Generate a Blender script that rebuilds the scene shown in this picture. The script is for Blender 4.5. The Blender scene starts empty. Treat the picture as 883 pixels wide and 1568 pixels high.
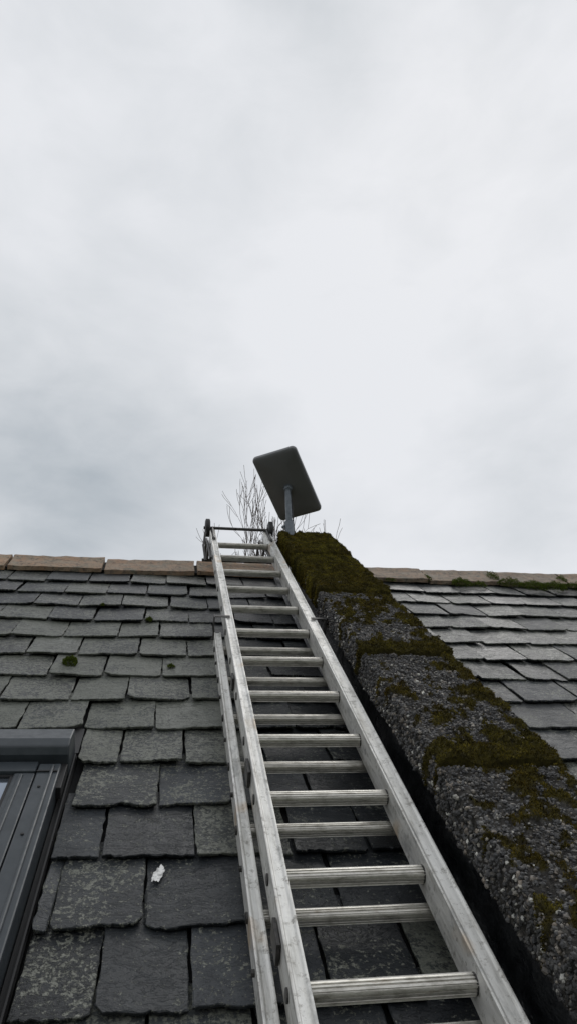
import bpy, math, random
from mathutils import Vector, Matrix, noise
random.seed(7)
R=random.Random(11)
P=math.radians(40); Z0=1.9
M=Matrix.Translation((0,0,Z0))@Matrix.Rotation(P,4,'X')     # roof-local (across, up-slope, normal) -> world
RIDGE_S=3.84
scene=bpy.context.scene
coll=scene.collection

# ------------------------------------------------------------------ helpers
def empty(name):
    e=bpy.data.objects.new(name,None); coll.objects.link(e); e.empty_display_size=.2; return e
def mk(name,V,F,mat,parent=None,local=True,smooth=False,attrs=None,mtx=None,bevel=0):
    me=bpy.data.meshes.new(name); me.from_pydata(V,[],F); me.update()
    if smooth: me.polygons.foreach_set('use_smooth',[True]*len(me.polygons))
    if attrs:
        for k,vals in attrs.items():
            a=me.attributes.new(k,'FLOAT','POINT'); a.data.foreach_set('value',vals)
    me.materials.append(mat)
    ob=bpy.data.objects.new(name,me); coll.objects.link(ob)
    if parent: ob.parent=parent
    ob.matrix_basis = mtx if mtx is not None else (M if local else Matrix())
    if bevel:
        b=ob.modifiers.new('bevel','BEVEL'); b.width=bevel; b.segments=2; b.limit_method='ANGLE'; b.angle_limit=math.radians(40)
    return ob
class G:
    def __init__(s): s.V=[]; s.F=[]
    def box(s,x0,x1,y0,y1,z0,z1,f=None):
        b=len(s.V)
        for z in (z0,z1):
            for x,y in ((x0,y0),(x1,y0),(x1,y1),(x0,y1)):
                s.V.append((x,y,z+(f(y) if f else 0)))
        s.F+= [(b,b+3,b+2,b+1),(b+4,b+5,b+6,b+7),(b,b+1,b+5,b+4),(b+1,b+2,b+6,b+5),(b+2,b+3,b+7,b+6),(b+3,b,b+4,b+7)]
    def ext_y(s,prof,ys,f=None,cap=True):          # prof (x,z)
        b=len(s.V);n=len(prof)
        for y in ys:
            o=f(y) if f else 0
            for x,z in prof: s.V.append((x,y,z+o))
        for k in range(len(ys)-1):
            for i in range(n):
                j=(i+1)%n
                s.F.append((b+k*n+i,b+k*n+j,b+(k+1)*n+j,b+(k+1)*n+i))
        if cap:
            s.F.append(tuple(b+i for i in range(n))[::-1]); s.F.append(tuple(b+(len(ys)-1)*n+i for i in range(n)))
    def ext_x(s,prof,x0,x1):                        # prof (y,z)
        b=len(s.V);n=len(prof)
        for x in (x0,x1):
            for y,z in prof: s.V.append((x,y,z))
        for i in range(n):
            j=(i+1)%n; s.F.append((b+i,b+j,b+n+j,b+n+i))
        s.F.append(tuple(b+i for i in range(n))[::-1]); s.F.append(tuple(b+n+i for i in range(n)))
    def tube(s,pts,rad,n=10,cap=True):
        pts=[Vector(p) for p in pts]; b=len(s.V)
        up=None
        for k,p in enumerate(pts):
            d=(pts[min(k+1,len(pts)-1)]-pts[max(k-1,0)]).normalized()
            if up is None:
                up=Vector((0,0,1)) if abs(d.z)<.9 else Vector((1,0,0))
            a=d.cross(up).normalized(); c=a.cross(d).normalized(); up=c
            r=rad[k] if isinstance(rad,(list,tuple)) else rad
            for i in range(n):
                t=2*math.pi*i/n; s.V.append(tuple(p+a*math.cos(t)*r+c*math.sin(t)*r))
        for k in range(len(pts)-1):
            for i in range(n):
                j=(i+1)%n; s.F.append((b+k*n+i,b+k*n+j,b+(k+1)*n+j,b+(k+1)*n+i))
        if cap:
            s.F.append(tuple(b+i for i in range(n))[::-1]); s.F.append(tuple(b+(len(pts)-1)*n+i for i in range(n)))
def nz(x,y,z=0,sc=1): return noise.noise(Vector((x*sc,y*sc,z*sc+3.7)))
def smooth(a,b,x):
    t=max(0,min(1,(x-a)/(b-a))); return t*t*(3-2*t)

# ------------------------------------------------------------------ materials
class Mat:
    def __init__(s,name):
        s.m=bpy.data.materials.new(name); s.m.use_nodes=True; s.t=s.m.node_tree; s.n=s.t.nodes; s.l=s.t.links
        s.b=s.n['Principled BSDF']; s.tc=s.n.new('ShaderNodeTexCoord'); s.base=s.tc.outputs['Object']
    def set(s,k,v):
        i=s.b.inputs[k]
        if isinstance(v,bpy.types.NodeSocket): s.l.new(v,i)
        else: i.default_value=(v+(1,)) if isinstance(v,tuple) and len(v)==3 else v
    def shift(s,f,amt):       # offset the texture space per piece
        sc=s.n.new('ShaderNodeVectorMath'); sc.operation='SCALE'; sc.inputs[0].default_value=amt; s.l.new(f,sc.inputs['Scale'])
        ad=s.n.new('ShaderNodeVectorMath'); ad.operation='ADD'; s.l.new(s.base,ad.inputs[0]); s.l.new(sc.outputs[0],ad.inputs[1]); s.base=ad.outputs[0]
    def vec(s,scale=(1,1,1)):
        mp=s.n.new('ShaderNodeMapping'); s.l.new(s.base,mp.inputs[0]); mp.inputs['Scale'].default_value=scale; return mp.outputs[0]
    def noise(s,sc,det=4,rough=.6,v=None,dist=0):
        n=s.n.new('ShaderNodeTexNoise'); n.inputs['Scale'].default_value=sc; n.inputs['Detail'].default_value=det
        n.inputs['Roughness'].default_value=rough; n.inputs['Distortion'].default_value=dist
        s.l.new(v or s.base,n.inputs['Vector']); return n.outputs['Fac']
    def ramp(s,f,stops):
        r=s.n.new('ShaderNodeValToRGB'); e=r.color_ramp.elements
        while len(e)<len(stops): e.new(.5)
        for i,(p,c) in enumerate(stops):
            e[i].position=p; e[i].color=(c,c,c,1) if not isinstance(c,tuple) else c+(1,)
        s.l.new(f,r.inputs[0]); return r.outputs[0]
    def mix(s,f,a,b,mode='MIX'):
        m=s.n.new('ShaderNodeMix'); m.data_type='RGBA'; m.blend_type=mode
        for idx,v in ((0,f),(6,a),(7,b)):
            if isinstance(v,bpy.types.NodeSocket): s.l.new(v,m.inputs[idx])
            else: m.inputs[idx].default_value=(v+(1,)) if isinstance(v,tuple) else v
        return m.outputs[2]
    def math(s,op,a,b=0,c=None):
        m=s.n.new('ShaderNodeMath'); m.operation=op
        for i,v in enumerate((a,b) if c is None else (a,b,c)):
            if isinstance(v,bpy.types.NodeSocket): s.l.new(v,m.inputs[i])
            else: m.inputs[i].default_value=v
        return m.outputs[0]
    def attr(s,name):
        a=s.n.new('ShaderNodeAttribute'); a.attribute_name=name; return a.outputs['Fac']
    def bump(s,h,st,dist=.01,prev=None):
        b=s.n.new('ShaderNodeBump'); b.inputs['Strength'].default_value=st; b.inputs['Distance'].default_value=dist
        s.l.new(h,b.inputs['Height'])
        if prev: s.l.new(prev,b.inputs['Normal'])
        return b.outputs[0]

# slate
m=Mat('slate'); rnd=m.attr('rnd'); lic=m.attr('lichen'); m.shift(rnd,(13.0,7.0,3.0))
base=m.ramp(rnd,[(0,(.006,.008,.010)),(.3,(.013,.016,.019)),(.6,(.022,.026,.029)),(.85,(.034,.039,.045)),(1,(.055,.058,.060))])
big=m.noise(9,5,.65)
base=m.mix(m.ramp(big,[(.3,0.0),(.7,1.0)]),m.mix(1.0,base,(.55,.56,.6),'MULTIPLY'),m.mix(1.0,base,(1.5,1.48,1.42),'MULTIPLY'))
fine=m.noise(190,4,.75)
spots=m.noise(85,3,.65)
s1=m.math('ADD',m.math('MULTIPLY',spots,.55),m.math('MULTIPLY',fine,.45))
th=m.math('ADD',m.math('ADD',s1,m.math('MULTIPLY',lic,.18)),m.math('MULTIPLY',big,.34))
lm=m.ramp(th,[(.755,0.0),(.80,1.0)])
licol=m.ramp(fine,[(.3,(.085,.092,.074)),(.55,(.17,.175,.145)),(.75,(.32,.32,.28))])
col=m.mix(m.math('MULTIPLY',lm,.8),base,licol)
film=m.ramp(m.math('ADD',m.math('MULTIPLY',lic,.45),m.math('MULTIPLY',m.noise(22,5,.75),.55)),[(.46,0.0),(.72,.5)])
col=m.mix(film,col,(.066,.075,.062))
m.set('Base Color',col)
m.set('Roughness',m.ramp(m.math('ADD',m.math('MULTIPLY',m.noise(30,4,.6),.6),m.math('MULTIPLY',rnd,.4)),[(.3,.32),(.7,.60)]))
m.set('Specular IOR Level',.40)
lay=m.noise(14,6,.7,m.vec((1,2.2,1)),.6)
n1=m.bump(m.ramp(lay,[(.30,0.0),(.33,.25),(.43,.25),(.46,.5),(.54,.52),(.57,.8),(.7,1.0)]),.6,.007)
n2=m.bump(fine,.4,.003,n1); n3=m.bump(lm,.4,.002,n2)
m.set('Normal',n3); SLATE=m.m

m=Mat('slate_edge_underlay'); m.set('Base Color',(.006,.006,.007)); m.set('Roughness',.9); UNDER=m.m

m=Mat('terracotta_ridge'); rn=m.attr('rnd'); nn=m.noise(16,6,.7); 
c=m.mix(m.ramp(nn,[(.35,0.0),(.65,1.0)]),(.36,.21,.12),(.27,.225,.165))
c2=m.mix(m.ramp(m.noise(30,5,.7),[(.4,0.0),(.65,1.0)]),(.09,.09,.084),(.23,.195,.155))
c=m.mix(rn,c,c2); c=m.mix(m.ramp(m.noise(45,6,.8),[(.50,0.0),(.64,.85)]),c,(.05,.047,.042))
c=m.mix(m.ramp(m.noise(12,4,.7),[(.55,0.0),(.68,.6)]),c,(.10,.11,.085))
m.set('Base Color',c); m.set('Roughness',.8); m.set('Normal',m.bump(m.noise(90,5,.7),.5,.004)); TERRA=m.m

m=Mat('mortar'); m.set('Base Color',m.ramp(m.noise(60,4),[(.3,(.012,.012,.011)),(.7,(.05,.046,.04))])); m.set('Roughness',.95); MORTAR=m.m

m=Mat('weathered_concrete'); nn=m.noise(60,6,.75)
c=m.ramp(nn,[(.3,(.022,.021,.02)),(.5,(.06,.055,.05)),(.7,(.14,.13,.115))])
m.set('Base Color',c); m.set('Roughness',.9); m.set('Normal',m.bump(m.noise(140,5,.8),.8,.006)); CONC=m.m

m=Mat('pebble_aggregate'); rn=m.attr('rnd')
c=m.ramp(rn,[(0,(.014,.014,.016)),(.35,(.042,.042,.044)),(.6,(.085,.082,.078)),(.8,(.18,.15,.12)),(.93,(.38,.37,.33)),(1,(.66,.65,.60))])
c=m.mix(m.ramp(m.noise(150,4,.7),[(.4,0.0),(.7,.5)]),c,(.035,.035,.032))
c=m.mix(1.0,c,m.ramp(m.noise(11,5,.7),[(.35,.35),(.5,.9),(.65,1.7)]),'MULTIPLY')
m.set('Base Color',c); m.set('Roughness',.55); m.set('Normal',m.bump(m.noise(260,3),.4,.003)); PEB=m.m

m=Mat('moss'); rn=m.attr('rnd')
c=m.ramp(rn,[(0,(.024,.021,.005)),(.4,(.080,.066,.010)),(.75,(.165,.138,.022)),(1,(.30,.26,.045))])
ob_s=m.n.new('ShaderNodeSeparateXYZ'); m.l.new(m.tc.outputs['Object'],ob_s.inputs[0])
c=m.mix(m.ramp(m.noise(7,4,.6),[(.4,0.0),(.65,.8)]),c,m.mix(1.0,c,(.70,.56,.46),'MULTIPLY'))
c=m.mix(m.ramp(m.math('MULTIPLY',ob_s.outputs[1],.25),[(.62,0.0),(.80,1.0)]),c,m.mix(1.0,c,(1.35,1.42,1.3),'MULTIPLY'))
m.set('Base Color',c); m.set('Roughness',.95); m.set('Specular IOR Level',.15); MOSS=m.m
m=Mat('moss_green'); rn=m.attr('rnd')
c=m.ramp(rn,[(0,(.03,.042,.007)),(.5,(.11,.15,.018)),(1,(.26,.32,.045))])
m.set('Base Color',c); m.set('Roughness',.95); m.set('Specular IOR Level',.15); MOSSG=m.m

m=Mat('weathered_aluminium')
st=m.noise(6,6,.7,m.vec((9,1,9))); sp=m.noise(45,6,.8)
c=m.ramp(st,[(.3,(.36,.35,.32)),(.48,(.60,.595,.565)),(.7,(.76,.755,.73))])
c=m.mix(m.ramp(sp,[(.54,0.0),(.64,.75)]),c,(.19,.18,.155))
c=m.mix(m.ramp(m.noise(9,5,.7,m.vec((2,1,2))),[(.56,0.0),(.66,.6)]),c,(.26,.265,.26))
c=m.mix(m.ramp(m.noise(5,3,.5),[(.60,0.0),(.68,.6)]),c,(.46,.30,.14))
m.set('Base Color',c); m.set('Metallic',.4); m.set('Roughness',m.ramp(sp,[(.3,.34),(.7,.6)]))
m.set('Normal',m.bump(m.noise(120,4,.7),.2,.002)); ALU=m.m
m=Mat('rung_aluminium')
sp=m.noise(60,5,.75,m.vec((.4,1,1)))
c=m.ramp(sp,[(.3,(.26,.245,.21)),(.55,(.60,.585,.54)),(.75,(.30,.265,.21))])
m.set('Base Color',c); m.set('Metallic',.6); m.set('Roughness',.36); RUNG=m.m

m=Mat('dark_steel'); m.set('Base Color',m.ramp(m.noise(80,4),[(.3,(.03,.03,.03)),(.7,(.09,.085,.08))])); m.set('Metallic',.6); m.set('Roughness',.5); STEEL=m.m
m=Mat('black_rubber'); m.set('Base Color',(.018,.018,.019)); m.set('Roughness',.6); RUB=m.m
m=Mat('galvanised_mast'); m.set('Base Color',m.ramp(m.noise(60,3),[(.3,(.09,.105,.12)),(.7,(.15,.17,.19))])); m.set('Metallic',.4); m.set('Roughness',.45); MAST=m.m
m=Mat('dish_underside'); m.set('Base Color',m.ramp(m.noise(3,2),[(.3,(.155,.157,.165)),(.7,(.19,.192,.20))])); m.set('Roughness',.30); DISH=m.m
m=Mat('dish_face'); m.set('Base Color',(.75,.75,.75)); m.set('Roughness',.4); DISHW=m.m

m=Mat('black_flashing'); nn=m.noise(12,5,.6,m.vec((1,.5,1)))
m.set('Base Color',m.ramp(m.noise(50,5,.7),[(.4,(.006,.007,.008)),(.7,(.020,.022,.024))])); m.set('Roughness',m.ramp(nn,[(.35,.22),(.65,.55)])); m.set('Normal',m.bump(nn,.6,.03)); FLASH=m.m

m=Mat('grey_window_cladding'); m.set('Base Color',m.ramp(m.noise(25,5,.6),[(.3,(.030,.037,.043)),(.7,(.046,.054,.061))])); m.set('Roughness',m.ramp(m.noise(60,4),[(.3,.30),(.7,.46)])); m.set('Specular IOR Level',.4); CLAD=m.m
m=Mat('window_seal'); m.set('Base Color',(.012,.012,.013)); m.set('Roughness',.6); SEAL=m.m
m=Mat('window_glass'); m.set('Base Color',(.30,.34,.40)); m.set('Metallic',.85); m.set('Roughness',.05); GLASS=m.m
m=Mat('white_render'); m.set('Base Color',m.ramp(m.noise(12,5),[(.3,(.55,.54,.5)),(.7,(.7,.69,.66))])); m.set('Roughness',.9); m.set('Normal',m.bump(m.noise(80,4),.4,.01)); WALL=m.m
m=Mat('white_splash'); m.set('Base Color',m.ramp(m.noise(120,4),[(.35,(.30,.30,.29)),(.55,(.72,.72,.70))])); m.set('Roughness',.7); WHITE=m.m
m=Mat('bark'); m.set('Base Color',m.ramp(m.noise(20,4),[(.3,(.05,.035,.03)),(.7,(.11,.08,.065))])); m.set('Roughness',.9); BARK=m.m
m=Mat('grass_ground'); m.set('Base Color',m.ramp(m.noise(1.5,8,.7),[(.3,(.03,.045,.015)),(.7,(.07,.09,.03))])); m.set('Roughness',.95); m.set('Normal',m.bump(m.noise(30,5),.6,.05)); GRASS=m.m
m=Mat('painted_door'); m.set('Base Color',m.ramp(m.noise(20,3),[(.3,(.03,.07,.05)),(.7,(.04,.085,.06))])); m.set('Roughness',.4); DOOR=m.m

# ------------------------------------------------------------------ house
house=empty('slate_roof_cottage')
WIN_U=-.214; WIN_S=1.93
V=[];F=[];RN=[];LI=[]
def slate(u0,u1,sb,length,rv,lv):
    b=len(V)
    w=u1-u0; tilt=R.uniform(-.005,.005); lift=R.uniform(-.001,.004); yaw=R.gauss(0,.015)
    N=22
    ph=R.uniform(0,100)
    cl=R.random(); cr=R.random(); mid=R.random(); mt=R.uniform(.25,.75)
    pts=[]
    for i in range(N+1):
        t=i/N; x=u0+w*t
        y=sb+ nz(x,ph,0,22)*.005+nz(x,ph,5,80)*.005+nz(x,ph,9,220)*.0035
        e=0
        if cl<.4: wd=.04+.25*cl; e=max(e,(wd-t)/wd*(.005+.04*cl))
        if cr<.4: wd=.04+.25*cr; e=max(e,(t-1+wd)/wd*(.005+.04*cr))
        if mid>.88: e=max(e,math.exp(-((t-mt)/.10)**2)*.012)
        pts.append((x,y+max(0,e)))
    for i in range(1,12):
        t=i/11; pts.append((u1+nz(ph,t,1,9)*.0035+nz(ph,t,4,30)*.0022 ,sb+t*length))
    for i in range(0,11):
        t=1-i/11; pts.append((u0+nz(ph,t,2,9)*.0035+nz(ph,t,7,30)*.0022 ,sb+t*length))
    cx=(u0+u1)/2
    n=len(pts)
    top=[];out=[];bot=[]
    th=.0078
    for i,(x,y) in enumerate(pts):
        def place(x,y,dz):
            return (cx+(x-cx)-(y-sb)*yaw, y+(x-cx)*yaw, .021-.070*(y-sb)+lift+tilt*(x-cx)/w*2+dz)
        ch=.0008+.004*max(0,nz(x,y,ph,60))
        ix=min(max(x,u0+ch),u1-ch); 
        iy=y+ (ch if i<=N else 0)
        top.append(place(ix,iy,0)); out.append(place(x,y,-.0012-ch*.35)); bot.append(place(x+(0.0012 if x<cx else -.0012),y+ (.0015 if y<sb+.03 else 0),-th))
    V.extend(top+out+bot)
    F.append(tuple(range(b,b+n)))
    F.append(tuple(range(b+3*n-1,b+2*n-1,-1)))
    for i in range(n):
        j=(i+1)%n
        F.append((b+i,b+n+i,b+n+j,b+j)); F.append((b+n+i,b+2*n+i,b+2*n+j,b+n+j))
    RN.extend([rv]*(3*n)); LI.extend([lv]*n+[min(1,lv+.22)]*n+[lv]*n)
def lich(u,s):
    v=.34+.42*smooth(1.45,1.95,s)*(1-smooth(2.5,3.1,s))+.28*R.uniform(-1,1)+.05*smooth(2.4,3.,s)
    if s<1.5: v= .05+R.choice([0,0,.2,.3,.6])
    if u>.2 and u<.6: v=.05+R.uniform(0,.2)+(.5 if s<1.1 and R.random()<.6 else 0)
    if u>.8: v=.28+R.uniform(-.15,.3)
    return v
for k in range(-4,13):
    sb=1.181+.193*k
    off=-.0135 if k%2==0 else .083
    j=-21
    edges=[]
    while True:
        e=off+.193*j+R.gauss(0,.011)
        edges.append(e)
        if e>6: break
        j+=1
    for a,b_ in zip(edges[:-1],edges[1:]):
        g=.0016+R.random()*.0030
        u0,u1=a+g,b_-g
        if sb<1.90 and u0<WIN_U and u0>-1.25:
            if u1<WIN_U+.02: 
                if u1>-1.06: continue
            else: u0=max(u0,WIN_U)
        if u1<.62 or u0>.82:
            pass
        elif u0<.62 and u0<.56: u1=.615
        elif u1>.84: u0=.83
        else: continue
        rv=min(1,max(0,R.gauss(.48,.32)))
        if .2<u0<.6: rv*=.5
        if sb<1.5 and u0<.2: rv*=.8
        slate(u0,u1,sb+R.gauss(0,.004),min(.27,3.83-sb),rv,max(0,min(1,lich((u0+u1)/2,sb))))
mk('roof_slates',V,F,SLATE,house,attrs={'rnd':RN,'lichen':LI})
g=G(); g.box(-4.05,6,.42,3.82,-.10,-.012); mk('roof_deck',g.V,g.F,UNDER,house)
# far slope
Y_AP=RIDGE_S*math.cos(P); Z_AP=Z0+RIDGE_S*math.sin(P)
M2=Matrix.Translation((0,2*Y_AP,0))@Matrix.Scale(-1,4,(0,1,0))@M
g=G()
for k in range(0,17):
    g.box(-4.05,6,.41+.2*k,.63+.2*k,-.05+.0,-.004+.0 if k%2 else -.001)
ob=mk('rear_roof_slope',g.V,g.F,SLATE,house,mtx=M2)

# ridge tiles
def ridge(u0,u1,rv):
    b=len(V); prof=[]
    c,s_=math.cos(P),math.sin(P)
    L=.155; H=.052
    def pt(d,h,side):
        y=-d*c - h*s_; z=-d*s_+h*c
        return (y*side,z)
    outer=[pt(L,.040,1),pt(L*.6,.044,1),pt(.045,.046,1)]
    outer+=[(-.030,H-.006),(-.012,H+.006),(.012,H+.006),(.030,H-.006)]
    outer+=[pt(.045,.046,-1),pt(L*.6,.044,-1),pt(L,.040,-1)]
    inner=[pt(L,.018,-1),(0,.012),pt(L,.018,1)]
    prof=outer+inner; n=len(prof)
    dz=R.uniform(-.005,.005); tl=R.uniform(-.006,.006)
    K=16
    for q in range(K+1):
        x=u0+(u1-u0)*q/K
        for i,(y,z) in enumerate(prof):
            V.append((x+(nz(y,z,u0,30)*.004 if q in(0,K) else 0),Y_AP+y+nz(x,y,z,12)*.005+nz(x,y,z,50)*.002,Z_AP+z+dz+tl*(q/K-.5)*2+nz(x,y,z+9,25)*.004+nz(x,y,z+2,70)*.002)); RN.append(rv)
    for q in range(K):
        for i in range(n):
            j=(i+1)%n; F.append((b+q*n+i,b+q*n+j,b+(q+1)*n+j,b+(q+1)*n+i))
    F.append(tuple(b+i for i in range(n))); F.append(tuple(b+K*n+i for i in range(n))[::-1])
V=[];F=[];RN=[]
js=[.138-.48*k for k in range(9,-1,-1)]+[.61]
for a,b_ in zip(js[:-1],js[1:]): ridge(a+.008,b_-.008,R.uniform(0,.35))
js=[.86]+[1.43+.425*k-.0*k for k in range(0,11)]
for a,b_ in zip(js[:-1],js[1:]): ridge(a+.006,b_-.006,R.uniform(.35,.75))
mk('ridge_tiles',V,F,TERRA,house,local=False,attrs={'rnd':RN})
g=G(); c,s_=math.cos(P),math.sin(P)
prof=[(Y_AP-.135*c-.026*s_,Z_AP-.135*s_+.026*c),(Y_AP,Z_AP+.035),(Y_AP+.135*c+.026*s_,Z_AP-.135*s_+.026*c),(Y_AP,Z_AP-.12)]
g.ext_x(prof,-4.05,6); mk('ridge_mortar',g.V,g.F,MORTAR,house,local=False)

# walls
g=G(); yf=.62; yb=2*Y_AP-yf; zt=Z0+(yf/math.cos(P))*math.sin(P)-.13
g.ext_x([(yf,0),(yf,zt),(Y_AP,Z_AP-.16),(yb,zt),(yb,0)],-3.95,5.9)
mk('walls',g.V,g.F,WALL,house,local=False)
g=G(); g.box(-1.6,-.75,yf-.03,yf+.02,.06,1.95); mk('front_door',g.V,g.F,DOOR,house,local=False,bevel=.005)
g=G(); g.box(1.5,2.6,yf-.025,yf+.02,.9,1.8); mk('front_window_frame',g.V,g.F,WHITE,house,local=False,bevel=.005)
g=G(); g.box(1.56,2.03,yf-.032,yf+.01,.96,1.74); g.box(2.07,2.54,yf-.032,yf+.01,.96,1.74); mk('front_window_glass',g.V,g.F,GLASS,house,local=False)
g=G(); ye=.40*math.cos(P); ze=Z0+.40*math.sin(P)
prof=[(ye-.06+.055*math.cos(t),ze-.03+.055*math.sin(t)) for t in [math.pi+math.pi*i/10 for i in range(11)]]
prof+=[(ye-.06+.048*math.cos(t),ze-.03+.048*math.sin(t)) for t in [2*math.pi-math.pi*i/10 for i in range(11)]]
g.ext_x(prof,-4.05,6); mk('gutter',g.V,g.F,SEAL,house,local=False)
g=G(); g.box(-4.03,5.98,ye+.0,yf-.001,ze-.06,ze-.035); mk('soffit',g.V,g.F,WALL,house,local=False)

# ------------------------------------------------------------------ roof window
g=G(); 
WR=-.240; WL=-1.02; S0=.72; S1=1.655
g.box(-.292,WR,S0,S1+.03,.0,.062)
g.box(-.345,-.296,1.302,S1-.002,.02,.056)
g.box(-.345,-.296,S0,1.298,.02,.053)
g.box(-.334,-.322,S0,S1-.01,.05,.060)
g.box(-.262,-.254,S0,S1+.02,.06,.067)
g.box(WL,WL+.052,S0,S1+.03,.0,.062); g.box(WL+.056,WL+.105,S0,S1-.002,.02,.056)
g.box(WL+.056,-.296,S1,S1+.045,.02,.060)
mk('roof_window_frame',g.V,g.F,CLAD,house,bevel=.004)
g=G(); 
g.ext_x([(S1+.052,.0),(S1+.048,.075),(S1+.058,.094),(S1+.085,.100),(S1+.16,.088),(S1+.172,.03),(S1+.172,0)],WL-.02,WR+.014)
mk('roof_window_hood',g.V,g.F,CLAD,house,bevel=.004)
g=G(); g.box(WL-.045,WIN_U-.004,S1+.172,1.965,.006,.012); g.box(WR+.002,WIN_U-.006,S0-.1,S1+.172,-.008,.006); g.box(WR+.016,WR+.0195,S0-.1,S1+.15,-.005,.022)
g.box(WL-.04,WL-.002,S0-.1,S1+.172,-.008,.006)
g.box(WL-.04,WIN_U-.006,S0-.16,S0-.002,.02,.024)
mk('roof_window_flashing',g.V,g.F,SEAL,house)
g=G(); g.box(-.2955,-.2925,S0,S1+.02,.0,.05); g.box(-.353,-.3455,S0,S1,.0,.05); g.box(WL+.11,-.3455,S1-.008,S1-.0005,.0,.05); mk('roof_window_seals',g.V,g.F,SEAL,house)
g=G(); g.box(WL+.1,-.35,S0,S1-.005,.02,.044); mk('roof_window_glass',g.V,g.F,GLASS,house)
g=G(); g.box(WR-.002,WR+.012,S1-.06,S1+.05,.02,.05); g.box(-.292,-.244,S1-.012,S1-.006,.062,.066)
for s_ in (1.40,1.58): g.tube([(-.275,s_,.061),(-.275,s_,.065)],.004,8)
mk('roof_window_hinge',g.V,g.F,SEAL,house,bevel=.002)

# ------------------------------------------------------------------ coping wall
CU0,CU1=.590,.872; CT=.236; CB=.150
joints=[-.0,.68,1.345,2.005,2.68,3.33,3.86]
def mossmask(u,s,side):
    v=noise.noise(Vector((u*6,s*4,1.3)))*.45+noise.noise(Vector((u*20,s*16,4.1)))*.65+noise.noise(Vector((u*55,s*50,2.1)))*.45
    d=min((s-j) for j in joints if s>=j)
    v+= .80*math.exp(-(d/.085)**2)*(1-.2*side)
    v+= .80*smooth(2.66,2.95,s)+ .22*smooth(1.9,2.6,s) -.02*(1-smooth(.9,1.5,s))
    v+= .26*smooth(CU0+.10,CU1,u)
    if side>0: v-= .30*side
    return v-.165
def coping_surface(t,s,js,je):
    h=CT-CB; wv=CU1-CU0; tot=2*h+wv; d=t*tot
    q=(s-js)/(je-js)
    lift=.013*(1-q)
    r=.010
    if d<h: u=CU0; n=CB+d; nu,nn=-1,0; side=1-d/h*.6
    elif d<h+wv: u=CU0+(d-h); n=CT; nu,nn=0,1; side=0
    else: u=CU1; n=CT-(d-h-wv); nu,nn=1,0; side=.4+.6*(d-h-wv)/h
    dl=u-CU0; dr=CU1-u; dt=CT-n
    if dt<r and dl<r:
        x=r-dl;y=r-dt; L=math.hypot(x,y) or 1; 
        u=CU0+r-x/L*r; n=CT-r+y/L*r; nu,nn=-x/L,y/L
    if dt<r and dr<r:
        x=r-dr;y=r-dt; L=math.hypot(x,y) or 1
        u=CU1-r+x/L*r; n=CT-r+y/L*r; nu,nn=x/L,y/L
    m_=mossmask(u,s,side)
    mm=smooth(.0,.28,m_)
    dsp=noise.noise(Vector((u*9,s*6,n*9)))*.004+noise.noise(Vector((u*40,s*40,n*40)))*.006+noise.noise(Vector((u*110,s*110,n*110)))*.005
    dsp+=mm*(.006+.012*noise.noise(Vector((u*30,s*30,7)))+.008*noise.noise(Vector((u*80,s*80,9))))
    e=min(s-js,je-s); dsp-= .007*max(0,1-e/.012)**2
    return Vector((u+nu*dsp,s,n+lift+nn*dsp)),Vector((nu,0,nn)),m_
V=[];F=[]
PV=[];PF=[];PR=[];MV=[];MF=[];MR=[]
t_=(1+5**.5)/2
ico=[(-1,t_,0),(1,t_,0),(-1,-t_,0),(1,-t_,0),(0,-1,t_),(0,1,t_),(0,-1,-t_),(0,1,-t_),(t_,0,-1),(t_,0,1),(-t_,0,-1),(-t_,0,1)]
ico=[Vector(v).normalized() for v in ico]
icf=[(0,11,5),(0,5,1),(0,1,7),(0,7,10),(0,10,11),(1,5,9),(5,11,4),(11,10,2),(10,7,6),(7,1,8),(3,9,4),(3,4,2),(3,2,6),(3,6,8),(3,8,9),(4,9,5),(2,4,11),(6,2,10),(8,6,7),(9,8,1)]
def pebble(p,r,rv):
    b=len(PV); q=Matrix.Rotation(R.uniform(0,6.28),3,Vector((R.gauss(0,1),R.gauss(0,1),R.gauss(0,1))).normalized())
    sx,sy,sz=r*R.uniform(.8,1.3),r*R.uniform(.7,1.1),r*R.uniform(.55,.9)
    for v in ico:
        k_=R.uniform(.85,1.12)
        w=q@Vector((v.x*sx*k_,v.y*sy*k_,v.z*sz*k_)); PV.append((p.x+w.x,p.y+w.y,p.z+w.z)); PR.append(rv)
    for f in icf: PF.append((b+f[0],b+f[1],b+f[2]))
def blade(V_,F_,R_,p,nrm,l,w,rv):
    b=len(V_); d=(nrm+Vector((R.gauss(0,.55),R.gauss(0,.55),R.gauss(0,.45)))).normalized()
    a=d.cross(Vector((R.gauss(0,1),R.gauss(0,1),R.gauss(0,1)))).normalized()*w
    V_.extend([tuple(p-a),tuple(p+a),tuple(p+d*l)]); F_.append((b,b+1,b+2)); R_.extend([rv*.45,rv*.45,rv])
MASKA=[]
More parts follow.
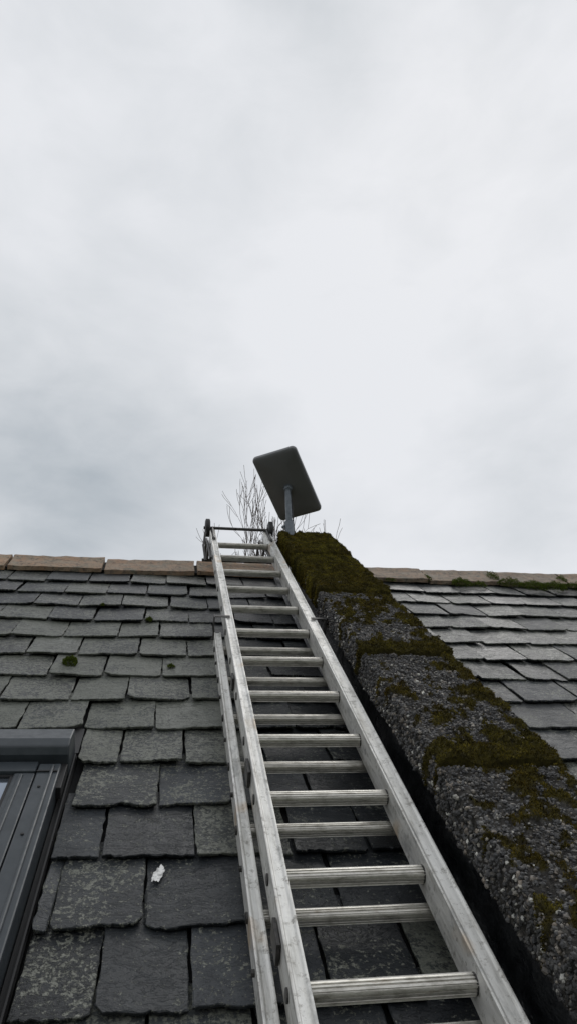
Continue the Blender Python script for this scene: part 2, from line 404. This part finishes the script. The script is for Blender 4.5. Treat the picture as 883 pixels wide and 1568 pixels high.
for js_,je_ in zip(joints[:-1],joints[1:]):
    a,b2=js_+.003,je_-.002
    NT=60; NS=int((b2-a)/.008)
    b=len(V)
    for i in range(NS+1):
        s=a+(b2-a)*i/NS
        for j in range(NT+1):
            p,n_,m_=coping_surface(j/NT,s,a,b2); V.append(tuple(p)); MASKA.append(smooth(.02,.2,m_))
    for i in range(NS):
        for j in range(NT):
            q=b+i*(NT+1)+j; F.append((q,q+1,q+NT+2,q+NT+1))
    F.append(tuple(b+j for j in range(NT+1))); F.append(tuple(b+NS*(NT+1)+j for j in range(NT+1))[::-1])
    F.append((b,b+NS*(NT+1),b+NS*(NT+1)+NT,b+NT))
    area=(b2-a)*.45
    if js_<.1: area*=.5
    for _ in range(int(area/3.6e-5)):
        t=R.random(); s=R.uniform(a,b2)
        p,n_,m_=coping_surface(t,s,a,b2)
        if m_>.10: continue
        big_=(t<.2 and R.random()<.35)
        pebble(p-n_*.0003,R.uniform(.004,.0075) if big_ else R.choice([R.uniform(.0022,.004),R.uniform(.003,.0058)]),min(1,max(0,R.betavariate(1.2,2.0)+(.10 if t<.2 else 0))))
    for _ in range(int(area*200000)):
        t=R.random(); s=R.uniform(a,b2)
        p,n_,m_=coping_surface(t,s,a,b2)
        if m_<.04: continue
        blade(MV,MF,MR,p-n_*.001,n_,R.uniform(.003,.008),R.uniform(.0008,.0018),min(1,max(0,R.gauss(.5,.2)+.9*noise.noise(Vector((p.x*30,p.y*30,1))))))
m=Mat('mossy_concrete'); mk_=m.attr('moss'); nn=m.noise(60,6,.75)
c=m.ramp(nn,[(.3,(.012,.011,.010)),(.5,(.034,.032,.029)),(.7,(.09,.085,.076))])
c=m.mix(mk_,c,m.ramp(m.noise(90,4,.7),[(.3,(.018,.015,.004)),(.7,(.075,.062,.012))]))
m.set('Base Color',c); m.set('Roughness',.95); m.set('Specular IOR Level',.2); m.set('Normal',m.bump(m.noise(140,5,.8),.8,.006)); MC=m.m
mk('coping_slabs',V,F,MC,house,attrs={'moss':MASKA})
mk('coping_pebbles',PV,PF,PEB,house,smooth=False,attrs={'rnd':PR})
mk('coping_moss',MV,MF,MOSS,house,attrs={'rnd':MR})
g=G(); g.box(.63,.83,-.02,3.80,-.1,.152); mk('party_wall',g.V,g.F,CONC,house)
g=G(); g.box(.60,.86,-.02,3.78,.13,.225); mk('rear_coping',g.V,g.F,CONC,house,mtx=M2)
g=G(); g.box(.63,.83,-.02,3.80,-.1,.14); mk('rear_party_wall',g.V,g.F,CONC,house,mtx=M2)

# black flashing, folded between slates and wall
V=[];F=[]
NS=180; prof=[(.548,.022),(.556,.028),(.575,.027),(.592,.030),(.603,.038),(.612,.057),(.617,.09),(.620,.125),(.628,.150)]
for i in range(NS+1):
    s=.3+3.5*i/NS
    for j,(u,n) in enumerate(prof):
        a=1 if 0<j<8 else .5
        V.append((u+a*(noise.noise(Vector((s*5,j*.5,2)))*.012+noise.noise(Vector((s*18,j*.8,5)))*.006),s,n+a*(.008*noise.noise(Vector((s*9,j*.7,8)))+.004)))
K=len(prof)
for i in range(NS):
    for j in range(K-1):
        q=i*K+j; F.append((q,q+1,q+K+1,q+K))
mk('wall_flashing',V,F,FLASH,house,smooth=True)
g=G(); g.box(.832,.85,.3,3.8,.0,.15); mk('wall_flashing_right',g.V,g.F,FLASH,house)

# moss tufts on slates and ridge
V=[];F=[];RN=[]
def tuft(u,s,n,ru,rs,h,cnt):
    for _ in range(cnt):
        a=R.uniform(0,6.283); r=R.random()**.5
        rr=r*(1+.35*nz(math.cos(a),math.sin(a),u*7,1.6))
        x=rr*math.cos(a); y=rr*math.sin(a)
        hh=h*math.sqrt(max(0,1-r*r))*(.8+.5*nz(x,y,u,3))
        k_=R.random()**.4
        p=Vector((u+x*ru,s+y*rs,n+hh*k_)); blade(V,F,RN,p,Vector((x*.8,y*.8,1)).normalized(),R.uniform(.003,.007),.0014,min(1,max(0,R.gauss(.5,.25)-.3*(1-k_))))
tuft(-.325,2.44,.016,.026,.032,.030,1800)
tuft(-.075,2.93,.016,.013,.016,.018,500)
tuft(-.285,3.12,.016,.008,.012,.012,300)
tuft(.02,2.42,.016,.012,.012,.014,350)
for u,s,ru,rs,h,c_ in ((1.60,3.64,.06,.05,.04,2200),(1.70,3.62,.04,.04,.03,900),(1.90,3.66,.07,.05,.05,2400),(2.02,3.61,.08,.06,.05,2800),(2.14,3.60,.08,.06,.055,2800),(2.3,3.62,.12,.05,.05,3000),(1.84,3.76,.03,.06,.055,1300),(1.43,3.72,.025,.04,.03,700),(2.27,3.76,.03,.05,.05,1000),(1.05,3.66,.05,.02,.02,500),(1.2,3.67,.03,.02,.02,300)):
    tuft(u,s,.026,ru,rs,h,c_)
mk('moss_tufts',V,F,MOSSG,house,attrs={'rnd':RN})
# white splash on a slate
pts=[]
for i in range(36):
    a=2*math.pi*i/36; r=1+.45*nz(math.cos(a),math.sin(a),0,2.2)+.35*nz(math.cos(a),math.sin(a),3,6)
    pts.append((.006+.0105*r*math.cos(a)+.006*math.sin(a),1.327+.028*r*math.sin(a)))
V=[(x,y,.0263-.070*(y-1.181)) for x,y in pts]; F=[tuple(range(36))]
mk('white_splash',V,F,WHITE,house)

# ------------------------------------------------------------------ ladder
lad=empty('extension_ladder')
fc=lambda s:.0704+.032*s
bc=lambda s:.0704-.055+.032*s
def rail(g,u0,u1,b,t,s0,s1,f):
    prof=[(u0,b),(u1,b),(u1,t),(u1-.005,t),(u1-.007,t-.0028),(u0+.007,t-.0028),(u0+.005,t),(u0,t)]
    g.ext_y(prof,[s0+(s1-s0)*i/12 for i in range(13)],f)
g=G(); rail(g,.207,.237,-.034,.034,.60,3.90,fc); rail(g,.508,.545,-.034,.034,.60,3.90,fc); mk('upper_section_rails',g.V,g.F,ALU,lad,bevel=.0015)
g=G(); rail(g,.170,.196,-.022,.026,.50,2.50,bc); rail(g,.552,.578,-.022,.026,.50,2.50,bc); mk('lower_section_rails',g.V,g.F,ALU,lad,bevel=.0015)
def rung(g,s,n,u0,u1,r=.0145):
    prof=[]
    K=112
    for i in range(K):
        t=2*math.pi*i/K; c,s_=math.cos(t),math.sin(t); e=3.2
        rr=r/((abs(c)**e+abs(s_)**e)**(1/e))
        gr=1-.17*(1 if math.sin(t*14)>0.35 else 0)
        prof.append((s+rr*c*gr*1.05,n+rr*s_*gr))
    g.ext_x(prof,u0,u1)
g=G()
for i in range(-1,12):
    s=.925+.25*i; rung(g,s,fc(s),.236,.509)
mk('upper_section_rungs',g.V,g.F,RUNG,lad)
g=G()
for i in range(-2,6):
    s=1.143+.25*i; rung(g,s,bc(s),.195,.553,.013)
mk('lower_section_rungs',g.V,g.F,RUNG,lad)
g=G()
for i in range(-1,12):
    s=.925+.25*i
    for u,d in ((.207,-1),(.545,1)): g.tube([(u,s,fc(s)),(u+.003*d,s,fc(s))],.011,12)
    for u,d in ((.237,1),(.508,-1)): g.tube([(u,s,fc(s)),(u+.0025*d,s,fc(s))],.017,12)
for i in range(-2,6):
    s=1.143+.25*i
    for u,d in ((.170,-1),(.578,1)): g.tube([(u,s,bc(s)+.004),(u+.004*d,s,bc(s)+.004)],.010,12)
for i in range(0,6):
    s=1.02+.25*i
    for u in (.170,): g.tube([(u,s,bc(s)+.006),(u-.006,s,bc(s)+.006)],.006,8)
mk('rivets',g.V,g.F,STEEL,lad)
g=G()
for s in (2.49,):
    g.box(.168,.225,s-.008,s+.008,.0344,.038,fc); g.box(.1655,.1695,s-.014,s+.014,-.05,.038,fc)
    g.box(.525,.580,s-.008,s+.008,.0344,.038,fc); g.box(.5785,.582,s-.014,s+.014,-.05,.038,fc)
g.box(.1985,.2055,1.50,1.56,-.02,.02,fc); g.box(.1985,.2055,1.0,1.06,-.02,.02,fc); g.box(.1985,.2055,2.0,2.04,-.02,.02,fc)
mk('guide_brackets',g.V,g.F,STEEL,lad,bevel=.001)
g=G(); AS,AN=3.90,.235
g.tube([(.175,AS,AN),(.565,AS,AN)],.0085,12)
for u in (.2225,.5265):
    g.box(u-.004,u+.004,3.66,3.91,fc(3.7)+.030,fc(3.7)+.040)
    g.tube([(u,3.68,fc(3.7)+.035),(u,3.80,.222),(u,AS,AN)],.008,8)
for u in (.198,.500):
    pts=[(u,3.45,fc(3.45)-.01),(u,3.75,fc(3.75)-.02),(u,3.96,.16),(u,4.03,.09),(u,4.06,.0),(u,4.05,-.14),(u,4.02,-.26)]
    g.tube(pts,.007,8)
    g.tube([(u,3.74,fc(3.7)-.02),(u,3.80,.075)],.007,8)
g.tube([(.175,3.50,.145),(.165,3.62,.20),(.172,3.72,.18),(.18,3.80,.225),(.19,AS,AN)],.006,6)
g.tube([(.17,3.80,.075),(.56,3.80,.075)],.009,8)
g.tube([(.15,4.02,-.26),(.60,4.02,-.26)],.010,8)
mk('ridge_hook',g.V,g.F,STEEL,lad)
g=G()
for u in (.196,.547):
    K=24
    prof=[(-.013,.018),(-.014,.040),(-.010,.051),(.010,.051),(.014,.040),(.013,.018)]
    b=len(g.V)
    for i in range(K):
        a=2*math.pi*i/K
        for x,r in prof: g.V.append((u+x,AS+r*math.cos(a),AN+r*math.sin(a)))
    n=len(prof)
    for i in range(K):
        i2=(i+1)%K
        for j in range(n):
            j2=(j+1)%n; g.F.append((b+i*n+j,b+i*n+j2,b+i2*n+j2,b+i2*n+j))
    g.tube([(u-.009,AS,AN),(u+.009,AS,AN)],.0195,16)
mk('hook_wheels',g.V,g.F,RUB,lad,smooth=False)

# ------------------------------------------------------------------ satellite dish
dish=empty('satellite_dish')
C=M@Vector((.645,4.019,.486)); M3=M.to_3x3()
Lv=M3@Vector((.2127,.1334,-.374)); Wv=M3@Vector((.2272,-.0923,.0963))
Ld=Lv.normalized(); Wd=(Wv-Ld*Wv.dot(Ld)).normalized(); Nd=Ld.cross(Wd).normalized()
if Nd.z>0: Nd=-Nd
HL,HW=.225,.132; rc=.026
def outline(hl,hw,r,n=8):
    o=[]
    for cx,cy,a0 in ((hl-r,hw-r,0),(-hl+r,hw-r,90),(-hl+r,-hw+r,180),(hl-r,-hw+r,270)):
        for i in range(n+1):
            a=math.radians(a0+90*i/n); o.append((cx+r*math.cos(a),cy+r*math.sin(a)))
    return o
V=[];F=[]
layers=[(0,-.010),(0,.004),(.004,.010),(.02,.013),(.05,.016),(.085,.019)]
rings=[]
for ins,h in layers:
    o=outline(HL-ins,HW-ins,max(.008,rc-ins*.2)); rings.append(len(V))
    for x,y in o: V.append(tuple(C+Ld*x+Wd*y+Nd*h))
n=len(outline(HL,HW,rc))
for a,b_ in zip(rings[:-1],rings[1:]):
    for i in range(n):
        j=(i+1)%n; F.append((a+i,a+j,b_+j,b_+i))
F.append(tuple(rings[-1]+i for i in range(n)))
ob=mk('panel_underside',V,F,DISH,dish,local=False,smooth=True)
V=[tuple(C+Ld*x+Wd*y-Nd*.0102) for x,y in outline(HL-.001,HW-.001,rc)]+[tuple(C+Ld*x+Wd*y-Nd*.0135) for x,y in outline(HL-.006,HW-.006,rc)]
F=[(i,(i+1)%n,n+(i+1)%n,n+i) for i in range(n)]+[tuple(range(n,2*n))]+[tuple(range(n))]
mk('panel_face',V,F,DISHW,dish,local=False)
g=G()
top=C+Nd*.045+Ld*.012
g.tube([tuple(C+Nd*.012+Ld*.012),tuple(C+Nd*.03+Ld*.012),tuple(top)],[.030,.024,.020],16)
base=Vector((top.x,top.y,Z_AP-.16))
g.tube([tuple(top+Vector((0,0,.016))),tuple(top+Vector((0,0,.008))),tuple(top+Vector((0,0,-.01))),tuple(base)],[.008,.0165,.018,.018],16)
mk('mast',g.V,g.F,MAST,dish,local=False,smooth=True)
g=G(); zc=top.z-.20
g.tube([(top.x,top.y,zc),(top.x,top.y,zc-.01),(top.x,top.y,zc-.13)],[.020,.026,.026],16)
g.box(top.x-.05,top.x+.05,top.y-.05,top.y+.05,base.z-.02,base.z+.012)
g.tube([(top.x-.02,top.y,zc-.03),(top.x-.04,top.y,zc-.045)],.008,8)
mk('mast_bracket',g.V,g.F,MAST,dish,local=False)
g=G(); g.tube([tuple(C+Nd*.02+Ld*.05),tuple(top+Vector((.02,0,-.06))),tuple(top+Vector((.022,0,-.16))),tuple(top+Vector((.028,.0,-.3)))],.0035,6)
mk('cable',g.V,g.F,RUB,dish,local=False,smooth=True)

# ------------------------------------------------------------------ bare tree behind
tr=random.Random(5)
segs=[]
def grow(p,d,L,r,depth):
    n=4; pts=[p.copy()]; q=p.copy(); dd=d.copy()
    for i in range(n):
        dd=(dd+Vector((tr.gauss(0,.15),tr.gauss(0,.15),tr.gauss(0,.06)+.05))).normalized()
        q=q+dd*L/n; pts.append(q.copy())
    r1=r*.62
    segs.append((pts,[r+(r1-r)*i/n for i in range(n+1)],depth))
    if depth<=0: return
    k=tr.choice([3,3,4]) if depth>1 else tr.choice([3,4,5])
    for i in range(k):
        az=tr.uniform(0,6.283); sp=tr.uniform(.3,.8)
        a=dd.cross(Vector((math.cos(az),math.sin(az),.3))).normalized()
        nd=(dd*math.cos(sp)+a*math.sin(sp)); nd.z=nd.z*.8+.25; nd.normalize()
        at=pts[-1] if i<2 else pts[tr.choice([2,3])]
        grow(at,nd,L*tr.uniform(.6,.85),r1*tr.uniform(.65,.9),depth-1)
grow(Vector((0,0,0)),Vector((0,0,1)),3.2,.13,6)
zs=sorted(p.z for s in segs for p in s[0]); zmax=zs[-12]; kz=9.68/zmax
for s in segs:
    for p in s[0]: p.z*=kz
hi=sorted(-p.x for s in segs for p in s[0] if p.z>8.4); n=len(hi)
lo_,hi_=hi[int(n*.02)],hi[int(n*.98)]
ka=2.1/(hi_-lo_); cx=(hi_+lo_)/2
g=G()
for pts,rad,dp in segs:
    g.tube([(1.66+(-p.x-cx)*ka,11.2+p.y*min(1,ka),p.z) for p in pts],[max(.0034,r_*.8) for r_ in rad],8 if dp>4 else 4,cap=False)
mk('bare_tree',g.V,g.F,BARK,None,local=False,smooth=True)

# ground
g=G(); g.V=[(-300,-300,0),(300,-300,0),(300,300,0),(-300,300,0)]; g.F=[(0,1,2,3)]
mk('ground',g.V,g.F,GRASS,None,local=False)

# ------------------------------------------------------------------ world
SUN_EL=math.radians(55); SUN_AZ=math.radians(35)
w=bpy.data.worlds.new('World'); scene.world=w; w.use_nodes=True; t=w.node_tree; N=t.nodes; Lk=t.links
bg=N['Background']; bg.inputs['Strength'].default_value=.1
sky=N.new('ShaderNodeTexSky'); sky.sky_type='NISHITA'; sky.sun_disc=False; sky.sun_elevation=SUN_EL; sky.sun_rotation=SUN_AZ
tc=N.new('ShaderNodeTexCoord'); dirv=tc.outputs['Generated']
def WM(op,a,b=0,clamp=False):
    n=N.new('ShaderNodeMath'); n.operation=op; n.use_clamp=clamp
    for i,v in enumerate((a,b)):
        if isinstance(v,bpy.types.NodeSocket): Lk.new(v,n.inputs[i])
        else: n.inputs[i].default_value=v
    return n.outputs[0]
def wn(sc,det,rough,scale=(1,1,1),loc=(0,0,0),dist=0):
    mp=N.new('ShaderNodeMapping'); mp.inputs['Scale'].default_value=scale; mp.inputs['Location'].default_value=loc; Lk.new(dirv,mp.inputs[0])
    n=N.new('ShaderNodeTexNoise'); n.inputs['Scale'].default_value=sc; n.inputs['Detail'].default_value=det; n.inputs['Roughness'].default_value=rough; n.inputs['Distortion'].default_value=dist
    Lk.new(mp.outputs[0],n.inputs['Vector']); return n.outputs['Fac']
def blob(d,inner,outer):
    v=N.new('ShaderNodeVectorMath'); v.operation='DISTANCE'; Lk.new(dirv,v.inputs[0]); v.inputs[1].default_value=d
    mr=N.new('ShaderNodeMapRange'); mr.interpolation_type='SMOOTHSTEP'; mr.inputs['From Min'].default_value=inner; mr.inputs['From Max'].default_value=outer
    mr.inputs['To Min'].default_value=1; mr.inputs['To Max'].default_value=0
    Lk.new(v.outputs['Value'],mr.inputs['Value']); return mr.outputs['Result']
c1=wn(2.6,4,.5,(1,1,1.6),(3.1,0,0),.3); c2=wn(7,5,.55,(1,1,2.2),(1.2,4,0),.3)
nzs=WM('ADD',WM('MULTIPLY',c1,.65),WM('MULTIPLY',c2,.35))
dark=WM('MULTIPLY',blob((-.16,.84,.53),.02,.38),WM('ADD',.25,WM('MULTIPLY',nzs,1.15)))
dark=WM('ADD',dark,WM('MULTIPLY',blob((.50,.71,.49),.02,.26),WM('MULTIPLY',nzs,.75)))
dark=WM('ADD',dark,WM('MULTIPLY',blob((.1,.15,.98),.1,.75),WM('MULTIPLY',nzs,.9)))
dark=WM('ADD',dark,WM('MULTIPLY',WM('SUBTRACT',nzs,.5),1.2))
dark=WM('ADD',dark,0,True)
cr=N.new('ShaderNodeValToRGB'); e=cr.color_ramp.elements
e[0].position=0; e[0].color=(.800,.815,.845,1); e[1].position=1; e[1].color=(.41,.455,.495,1)
x=e.new(.35); x.color=(.675,.70,.73,1)
Lk.new(dark,cr.inputs[0])
sc=N.new('ShaderNodeVectorMath'); sc.operation='SCALE'; sc.inputs['Scale'].default_value=10.2; Lk.new(cr.outputs[0],sc.inputs[0])
mx=N.new('ShaderNodeMix'); mx.data_type='RGBA'; mx.inputs[0].default_value=.96
Lk.new(sky.outputs[0],mx.inputs[6]); Lk.new(sc.outputs[0],mx.inputs[7]); Lk.new(mx.outputs[2],bg.inputs['Color'])

sd=bpy.data.lights.new('sun','SUN'); sd.energy=.6; sd.angle=math.radians(25); sd.color=(1,.97,.93)
so=bpy.data.objects.new('sun',sd); coll.objects.link(so)
sdir=Vector((math.sin(SUN_AZ)*math.cos(SUN_EL),math.cos(SUN_AZ)*math.cos(SUN_EL),math.sin(SUN_EL)))
so.rotation_euler=sdir.to_track_quat('Z','Y').to_euler(); so.location=(3,-2,12)

# ------------------------------------------------------------------ camera
cam=bpy.data.cameras.new('camera'); co=bpy.data.objects.new('camera',cam); coll.objects.link(co)
cam.sensor_fit='VERTICAL'; cam.sensor_height=36; cam.lens=24.98; cam.clip_start=.02; cam.clip_end=2000
fw=Vector((.16046,.97345,-.16322)).normalized(); rt=Vector((.98590,-.15011,.07396)); rt=(rt-fw*rt.dot(fw)).normalized(); up=rt.cross(fw)
Cm=Matrix((rt,up,-fw)).transposed()
co.matrix_world=Matrix.Translation(M@Vector((0,0,1)))@(M3@Cm).to_4x4()
scene.camera=co
scene.view_settings.view_transform='Standard'; scene.view_settings.look='None'; scene.view_settings.exposure=0
